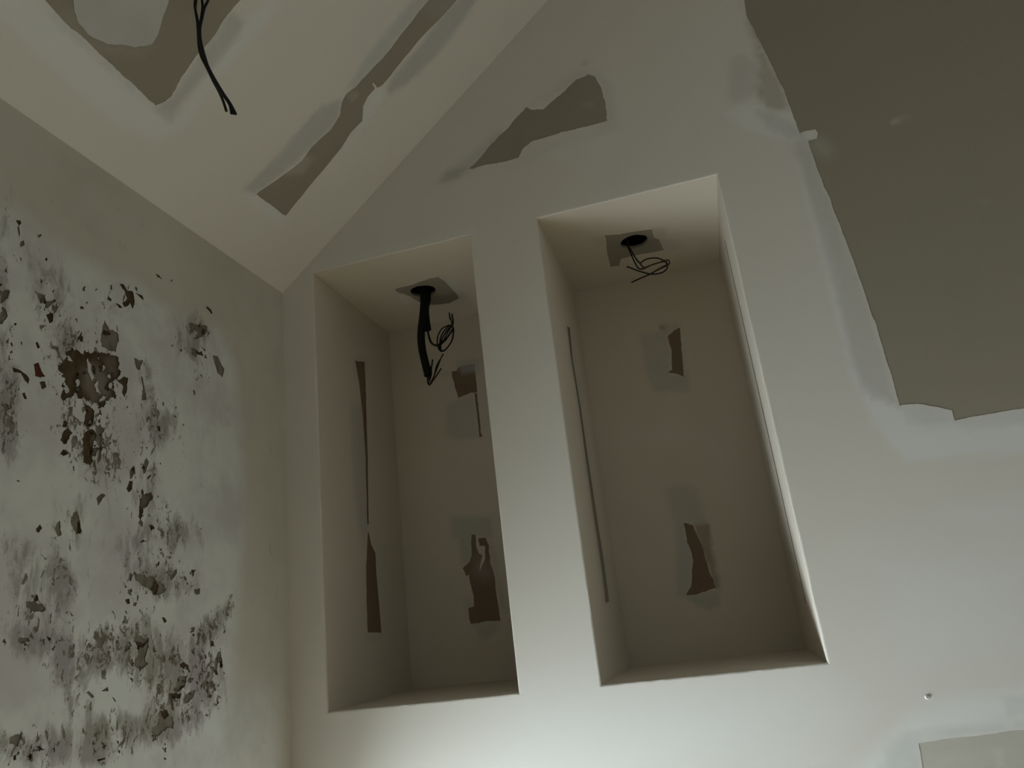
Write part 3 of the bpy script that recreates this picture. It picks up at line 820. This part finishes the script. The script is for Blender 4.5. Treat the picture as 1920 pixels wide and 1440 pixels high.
LL = lambda *a: lay(FL, *a)
layers_l = [
    LL('comp', [(-400, 380), (0, 395), (40, 400), (100, 460), (200, 510), (240, 520), (330, 590), (410, 620), (440, 680), (450, 800), (455, 1000), (440, 1200), (430, 1460), (440, 1800), (-500, 1800)], 26, 1.0),
    LL('comp', [(300, 545), (420, 560), (440, 640), (380, 600)], 20, -0.5),
    LL('comp', [(430, 1290), (520, 1290), (530, 1480), (430, 1480)], 30, 0.6),
]
for cx, cy, rx, ry, rot, amp in ((95, 555, 36, 75, -18, .6), (120, 640, 40, 40, 0, .8), (10, 640, 22, 240, 0, .8), (15, 770, 25, 90, 0, .9), (360, 630, 35, 40, 30, .9), (375, 700, 20, 40, 0, .5),
                                 (270, 720, 25, 40, 0, .5), (190, 860, 45, 60, 0, .5), (290, 800, 40, 50, 10, .8), (275, 930, 22, 90, 5, .8), (140, 980, 18, 60, 0, .8), (105, 980, 16, 60, 0, .6),
                                 (190, 1000, 16, 60, 0, .5), (320, 1000, 60, 40, 0, .7), (250, 1040, 40, 50, 0, .6), (310, 1090, 60, 35, 10, .9), (120, 1100, 25, 60, -10, .9), (40, 1080, 50, 80, -20, .8),
                                 (80, 1200, 70, 45, 25, .9), (150, 1230, 60, 50, 0, .9), (220, 1220, 45, 50, 0, .9), (265, 1220, 30, 80, 5, 1), (340, 1250, 55, 80, 10, 1), (400, 1170, 18, 60, 38, 1), (400, 1290, 25, 60, 0, .9),
                                 (340, 1340, 50, 40, -30, 1), (240, 1370, 100, 40, 0, 1), (140, 1290, 30, 60, -10, .8), (60, 1400, 90, 35, 0, .9), (150, 1410, 80, 30, 0, .8), (220, 570, 50, 30, 20, .5), (60, 470, 40, 30, 30, .3)):
    layers_l.append(LL('stain', ellipse(cx, cy, rx, ry, rot), 0.45 * min(rx, ry) + 6, amp))
    layers_l.append(LL('peel', ellipse(cx, cy, rx * 1.05, ry * 1.05, rot), 0.6 * min(rx, ry) + 8, amp * 0.85))
for cx, cy, rx, ry, rot, amp in ((165, 705, 55, 65, 0, 1.3), (165, 720, 75, 120, 0, .8), (170, 820, 60, 90, 0, .8), (340, 760, 90, 120, 0, .35), (240, 1000, 180, 160, 0, .35)):
    layers_l.append(LL('peel', ellipse(cx, cy, rx, ry, rot), 40, amp * 0.7))
wl_out = resample(np.array([(-ROOM_D, 0), (0, 0), (0, ZC), (-ROOM_D, ZC)], float), 0.05)
win_hole = resample(np.array([(WIN_Y0, WIN_Z0), (WIN_Y1, WIN_Z0), (WIN_Y1, WIN_Z1), (WIN_Y0, WIN_Z1)], float), 0.1)
wall_left = panel('wall_left', FL, wl_out, M['old'], fine=((-1.05, 1.2), (0.0, ZC)), step=0.0075, holes=[win_hole], patches=holes_l, layers=layers_l)
tag(wall_left, 'low old wall with a worn, chipped and stained white coat', 'wall', kind='structure')

# ------------------------------------------------------------------ sloping ceiling
k2 = lambda pts: crop(pts, 440, 0, 1 / 3)
k1 = lambda pts: crop(pts, 0, 0, 1 / 3)
strip = k2([(120, 1090), (200, 1035), (300, 965), (380, 905), (430, 830), (540, 730), (590, 650), (605, 570), (625, 530), (680, 490), (750, 410), (830, 330), (900, 240),
            (960, 165), (1040, 60), (1110, -20), (1190, -130), (1340, -120), (1250, 0), (1150, 110), (1050, 210), (950, 330), (880, 420), (830, 478), (800, 494), (782, 466), (776, 470),
            (790, 500), (750, 545), (722, 600), (718, 680), (660, 740), (600, 830), (520, 930), (420, 1050), (340, 1150), (285, 1215)])
corner = k1([(170, -90), (270, 20), (350, 110), (440, 190), (560, 300), (680, 410), (790, 510), (870, 590), (920, 570), (965, 540), (990, 490), (1030, 420), (1130, 290), (1200, 200), (1290, 70), (1370, -30), (1430, -110), (1400, -400), (-200, -400)])
island = k1([(400, -90), (412, 50), (440, 130), (510, 200), (600, 240), (690, 250), (760, 268), (850, 240), (890, 180), (920, 80), (950, 0), (975, -90), (800, -160), (500, -150)])
LC = lambda *a: lay(FC, *a)
patches_c = [
    patch(FC, 'bare_board', strip, M['board'], label='long bare board strip running up the slope', jit=0.0008,
          layers=[('comp', k2([(250, 960), (400, 870), (440, 900), (380, 980), (300, 990)]), 7, 0.30), ('comp', k2([(640, 530), (680, 520), (690, 560), (650, 560)]), 4, 0.35),
                  ('thin', k2([(1150, 110), (1040, 60), (1110, -30), (1300, -30)]), 14, 0.3)]),
    patch(FC, 'bare_board', corner, M['board'], label='pointed bare board area behind the dangling wires', jit=0.0012,
          layers=[('comp', k1([(440, 190), (350, 90), (420, 60), (500, 230), (860, 270), (760, 320), (560, 300)]), 12, 0.15)]),
    patch(FC, 'compound_patch', island, M['compound'], h=0.0012, jit=0.0012, label='rounded pale patch of joint compound'),
]
layers_c = [
    LC('comp', k1([(-100, -120), (120, -60), (300, 60), (560, 300), (880, 600), (960, 690), (1010, 640), (1100, 520), (1350, 150), (1500, 0), (1600, 0), (1420, 220), (1160, 520), (1040, 740), (860, 800), (640, 700), (400, 500), (100, 200), (-200, -20)]), 13, 0.75),
    LC('thin', k1([(870, 600), (970, 540), (1010, 480), (1130, 300), (1290, 70), (1350, 100), (1375, 130), (1340, 200), (1180, 400), (1020, 580), (960, 680), (900, 640)]), 7, 0.55),
    LC('thin', k1([(250, 20), (450, 200), (870, 600), (850, 610), (600, 380), (300, 110)]), 8, 0.35),
    LC('thin', k2([(40, 1072), (250, 870), (440, 640), (500, 590), (605, 560), (590, 650), (540, 730), (430, 830), (290, 960), (120, 1090)]), 6, 0.60),
    LC('thin', k2([(620, 520), (730, 330), (830, 200), (1000, 0), (1090, -90), (1190, -130), (1110, -20), (960, 170), (830, 330), (680, 490)]), 9, 0.50),
    LC('comp', k2([(40, 1072), (120, 1090), (285, 1215), (300, 1240), (240, 1260), (120, 1170)]), 5, 0.8),
    LC('comp', k2([(640, 420), (780, 250), (900, 80), (960, 100), (860, 260), (700, 460)]), 8, 0.4),
    LC('thin', k2([(1150, 110), (1250, 0), (1340, -120), (1440, -120), (1350, 20), (1240, 180), (1110, 340), (970, 470), (870, 530), (850, 500), (900, 420), (1050, 250)]), 8, 0.65),
    LC('comp', k2([(720, 600), (790, 500), (860, 510), (760, 680), (640, 830), (600, 850), (718, 690)]), 7, 0.65),
]
SL = math.hypot(1, SLOPE)
top_v = (XR * SL) if FC.V[2] > 0 else -(XR * SL)
cy0, cy1 = (0, ROOM_D) if FC.U[1] < 0 else (-ROOM_D, 0)
co_ = resample(np.array([(cy0, 0), (cy1, 0), (cy1, top_v), (cy0, top_v)], float), 0.05)
fv = (0.0, 1.35) if top_v > 0 else (-1.35, 0.0)
fu = (0.0, 1.1) if FC.U[1] < 0 else (-1.1, 0.0)
ceiling = panel('ceiling', FC, co_, M['ceil'], fine=((fu[0], fv[0]), (fu[1], fv[1])), step=0.0115, patches=patches_c, layers=layers_c)
tag(ceiling, 'steeply sloping plasterboard ceiling with filled joints and bare strips', 'ceiling', kind='structure')
mesh_object('far_slope', [(XR, 0, ZR), (ROOM_W, 0, ZC), (ROOM_W, -ROOM_D, ZC), (XR, -ROOM_D, ZR)], [(0, 1, 2, 3)], M['ceil'], ceiling)

# ------------------------------------------------------------------ rest of the room, behind and beside the camera
floor = box('floor', (-0.2, -ROOM_D - 0.1, -0.12), (ROOM_W + 0.1, 0.1, 0.0), M['floor'])
tag(floor, 'dusty bare screed floor of the room under renovation', 'floor', kind='structure')
wr = box('wall_right', (ROOM_W, -ROOM_D, 0.0), (ROOM_W + 0.1, 0.0, ZC), M['plaster'])
tag(wr, 'plain low plastered wall opposite the old wall', 'wall', kind='structure')
V = []
for y in (-ROOM_D, -ROOM_D - 0.1):
    V += [(0, y, 0), (ROOM_W, y, 0), (ROOM_W, y, ZC), (XR, y, ZR), (0, y, ZC)]
wf = mesh_object('wall_rear', V, [(4, 3, 2, 1, 0), (5, 6, 7, 8, 9)] + [(i, (i + 1) % 5, 5 + (i + 1) % 5, 5 + i) for i in range(5)], M['plaster'])
tag(wf, 'plain plastered gable wall facing the niches', 'wall', kind='structure')

win = empty('window_1', (0, 0, 0)); tag(win, 'low window in the old wall below the worn patch', 'window', kind='structure')
ow = [(WIN_Y0, WIN_Z0), (WIN_Y1, WIN_Z0), (WIN_Y1, WIN_Z1), (WIN_Y0, WIN_Z1)]
oo = [(OUT_Y0, OUT_Z0), (OUT_Y1, OUT_Z0), (OUT_Y1, OUT_Z1), (OUT_Y0, OUT_Z1)]
for k, nm in enumerate(('window_sill', 'window_jamb', 'window_head', 'window_jamb')):
    a_, b_ = k, (k + 1) % 4
    V = [(0, *ow[a_]), (0, *ow[b_]), (OUT_X - 0.06, *oo[b_]), (OUT_X - 0.06, *oo[a_])]
    cen = np.mean([p[1:] for p in V], 0) - np.array([(WIN_Y0 + WIN_Y1) / 2, (WIN_Z0 + WIN_Z1) / 2])
    dv = np.array((0, *cen)) / np.linalg.norm(cen) * 0.05
    V += [tuple(np.array(p) + dv) for p in V]
    mesh_object(nm, V, [(0, 3, 2, 1), (4, 5, 6, 7), (0, 1, 5, 4), (1, 2, 6, 5), (2, 3, 7, 6), (3, 0, 4, 7)], M['bead'], win)
t = NT('window_glass', 0.02, 0.5); t.b.inputs['Transmission Weight'].default_value = 1.0; t.b.inputs['IOR'].default_value = 1.45
M['glass'] = t.out((1, 1, 1))
ym = (OUT_Y0 + OUT_Y1) / 2
xs, xe = OUT_X - 0.055, OUT_X - 0.005
for y0, y1 in ((OUT_Y0, ym), (ym, OUT_Y1)):
    q = 0.04
    box('sash_rail', (xs, y0, OUT_Z0), (xe, y1, OUT_Z0 + q), M['white'], win)
    box('sash_rail', (xs, y0, OUT_Z1 - q), (xe, y1, OUT_Z1), M['white'], win)
    box('sash_stile', (xs, y0, OUT_Z0 + q), (xe, y0 + q, OUT_Z1 - q), M['white'], win)
    box('sash_stile', (xs, y1 - q, OUT_Z0 + q), (xe, y1, OUT_Z1 - q), M['white'], win)
    box('pane', (xs + 0.023, y0 + q, OUT_Z0 + q), (xs + 0.027, y1 - q, OUT_Z1 - q), M['glass'], win)


# ------------------------------------------------------------------ cables
def on_y(pts, y):
    """Photograph spots read onto the upright plane y (or a run of planes) in which a cable hangs."""
    ys = np.broadcast_to(np.asarray(y, float), (len(pts),))
    return [ray_plane(p, np.array([0, yy, 0]), np.array([0, 1.0, 0])) for p, yy in zip(pts, ys)]


# left niche: two corrugated conduits out of the same cut-out
hx, hy, hr = holes_at[0]
A = on_y(cH1([(545, 400), (546, 470), (535, 600), (518, 740), (516, 850), (529, 960), (553, 1070), (580, 1180), (592, 1235)]), hy - 0.004)
A = [np.array((A[0][0], hy, ZT + 0.10)), np.array((A[0][0], hy, ZT + 0.03))] + A
root = empty('cable_conduit', (0, 0, 0)); tag(root, 'long black corrugated conduit hanging from the cut-out in the left niche', 'conduit', 'conduits in the left niche')
tube('conduit_pipe', A, 0.0103, M['black'], root, sides=18, corr=(0.0036, 0.0011), open_end=True)
for mt, pts, dy in (('blue', [(585, 1225), (592, 1290), (603, 1333), (640, 1275), (690, 1150), (722, 1065), (755, 1000)], 0.0),
                    ('black', [(590, 1225), (585, 1280), (600, 1330), (655, 1240), (680, 1140), (720, 1060)], 0.004),
                    ('black', [(595, 1230), (588, 1290), (606, 1336), (650, 1280), (690, 1225), (732, 1155)], -0.004),
                    ('blue', [(588, 1220), (606, 1270), (622, 1200), (632, 1120), (642, 1060)], 0.006),
                    ('black', [(592, 1230), (600, 1300), (628, 1215), (618, 1160), (610, 1130)], -0.002),
                    ('yellow', [(592, 1228), (596, 1310), (612, 1322), (662, 1262), (700, 1205), (728, 1165)], -0.007)):
    tube('wire', on_y(cH1(pts), hy - 0.004 + dy), 0.0019, M[mt], root, sides=6, step=0.003)
Bp = on_y(cH1([(582, 400), (565, 480), (562, 560), (572, 660), (585, 742)]), hy + 0.018)
Bp = [np.array((Bp[0][0] + 0.004, hy + 0.016, ZT + 0.10)), np.array((Bp[0][0] + 0.002, hy + 0.016, ZT + 0.03))] + Bp
root = empty('cable_conduit', (0, 0, 0)); tag(root, 'short black corrugated conduit with coiled wires, behind the long one in the left niche', 'conduit', 'conduits in the left niche')
tube('conduit_pipe', Bp, 0.0103, M['black'], root, sides=18, corr=(0.0036, 0.0011), open_end=True)
yb = hy + 0.018
for mt, pts, dy in (('black', [(585, 720), (598, 790), (622, 860), (660, 900), (710, 895), (760, 850), (800, 770), (835, 715), (858, 700), (862, 780), (845, 860), (800, 930), (755, 965), (720, 955), (715, 900), (735, 800), (790, 720), (840, 690), (862, 660), (850, 570)], 0.0),
                    ('blue', [(580, 720), (592, 790), (615, 870), (660, 908), (720, 905), (790, 830), (850, 740), (866, 720), (862, 810), (830, 890), (780, 950), (735, 972), (700, 930), (690, 860), (700, 800), (750, 720), (815, 690), (855, 690), (862, 640), (848, 568)], 0.006),
                    ('yellow', [(588, 720), (602, 800), (640, 890), (690, 905), (705, 930), (690, 880), (700, 800), (735, 735), (790, 700), (845, 692), (845, 650), (828, 600), (818, 556)], -0.006),
                    ('black', [(582, 720), (600, 810), (640, 895), (700, 902), (770, 860), (830, 780), (864, 740), (855, 840), (810, 920), (760, 968), (728, 950), (740, 840), (800, 740), (850, 690), (842, 640), (828, 620), (820, 556)], 0.010)):
    tube('wire', on_y(cH1(pts), yb + dy), 0.0019, M[mt], root, sides=6, step=0.003)

# right niche: loose wires curling out of the cut-out
hx, hy, hr = holes_at[1]
root = empty('loose_wires', (0, 0, 0)); tag(root, 'loose dark wires curling out of the cut-out in the right niche', 'wires')
for mt, pts, dy, end in (
        ('black', [(735, 545), (790, 660), (870, 790), (925, 870), (970, 890), (1060, 830), (1180, 805), (1300, 812), (1400, 860), (1455, 930), (1440, 1000), (1360, 1065), (1230, 1092), (1090, 1082), (930, 1035), (800, 985), (722, 960)], 0.0, 'blue'),
        ('black', [(725, 550), (775, 680), (850, 850), (900, 950), (950, 998), (1020, 998), (1180, 925), (1330, 880), (1420, 872), (1452, 930), (1400, 960), (1270, 1025), (1140, 1095), (1000, 1155), (880, 1210), (805, 1247)], 0.006, 'ochre'),
        ('yellow', [(745, 545), (800, 660), (880, 800), (960, 900), (1030, 975), (1140, 940), (1280, 895), (1400, 850), (1470, 845), (1495, 885), (1470, 920), (1410, 940), (1300, 1000), (1180, 1070)], -0.005, None)):
    P = on_y(cH2(pts), hy - 0.006 + dy)
    P = [P[0] + np.array((-0.004, 0.002, 0.06))] + P
    tube('wire', P, 0.00165, M[mt], root, sides=6, step=0.003)

# ceiling: wires hanging from the joint above the picture
cW = lambda pts: crop(pts, 320, 0, 160 / 1002)
ceil_pt = ray_plane((372, -70), np.array([0, 0, ZC]), np.array([SLOPE, 0, -1.0]) / SL)
yc = ceil_pt[1] + 0.02
root = empty('dangling_wires', (0, 0, 0)); tag(root, 'twisted dark wires dangling from the sloping ceiling', 'wires')
for mt, pts, dy in (('black', [(330, -420), (300, -150), (288, 0), (284, 80), (308, 200), (335, 330), (350, 480), (385, 620), (425, 745), (470, 870), (530, 985), (605, 1100), (690, 1225), (715, 1335)], 0.0),
                    ('black', [(345, -420), (360, -150), (368, 0), (374, 80), (362, 190), (342, 310), (340, 450), (372, 600), (420, 735), (480, 860), (548, 980), (622, 1100), (700, 1215), (765, 1340)], 0.003),
                    ('blue', [(350, -420), (470, -150), (440, 0), (398, 90), (365, 230), (345, 340), (352, 470), (380, 590), (412, 700), (455, 830), (520, 960), (600, 1085), (695, 1230), (742, 1338)], -0.003),
                    ('yellow', [(340, -420), (320, -150), (300, 0), (290, 110), (312, 260), (322, 420), (330, 540), (358, 660), (408, 762), (452, 850), (505, 960), (560, 1060), (610, 1170), (655, 1305)], 0.005)):
    P = on_y(cW(pts), yc + dy)
    for i in (0,):                          # the run ends in the ceiling slope
        p = P[0]; P[0] = np.array((p[0], p[1], min(p[2], ZC + SLOPE * p[0] + 0.01)))
    tube('wire', P, 0.0021, M[mt], root, sides=7, step=0.003)

# ------------------------------------------------------------------ small marks
P = FB.xyz(FB.uv([(1738, 1307)]))[0]
root = empty('wall_screw', P)
tag(root, 'tiny bright screw head set in the wall below the right niche', 'screw')
n = 12
ring = lambda r, y: [(P[0] + r * math.cos(2 * math.pi * k / n), y, P[2] + r * math.sin(2 * math.pi * k / n)) for k in range(n)]
V = ring(0.0036, 0.001) + ring(0.0036, -0.0012) + ring(0.0024, -0.0024)
mesh_object('screw_head', V, [(i, (i + 1) % n, n + (i + 1) % n, n + i) for i in range(n)] + [(n + i, n + (i + 1) % n, 2 * n + (i + 1) % n, 2 * n + i) for i in range(n)] + [tuple(range(2 * n, 3 * n))], M['metal'], root)
V = ring(0.0012, -0.0025); V2 = ring(0.0012, -0.0022)
mesh_object('drive_recess', V + V2, [tuple(range(n)), tuple(reversed(range(n, 2 * n)))], M['groove'], root)

bpy.context.view_layer.update()
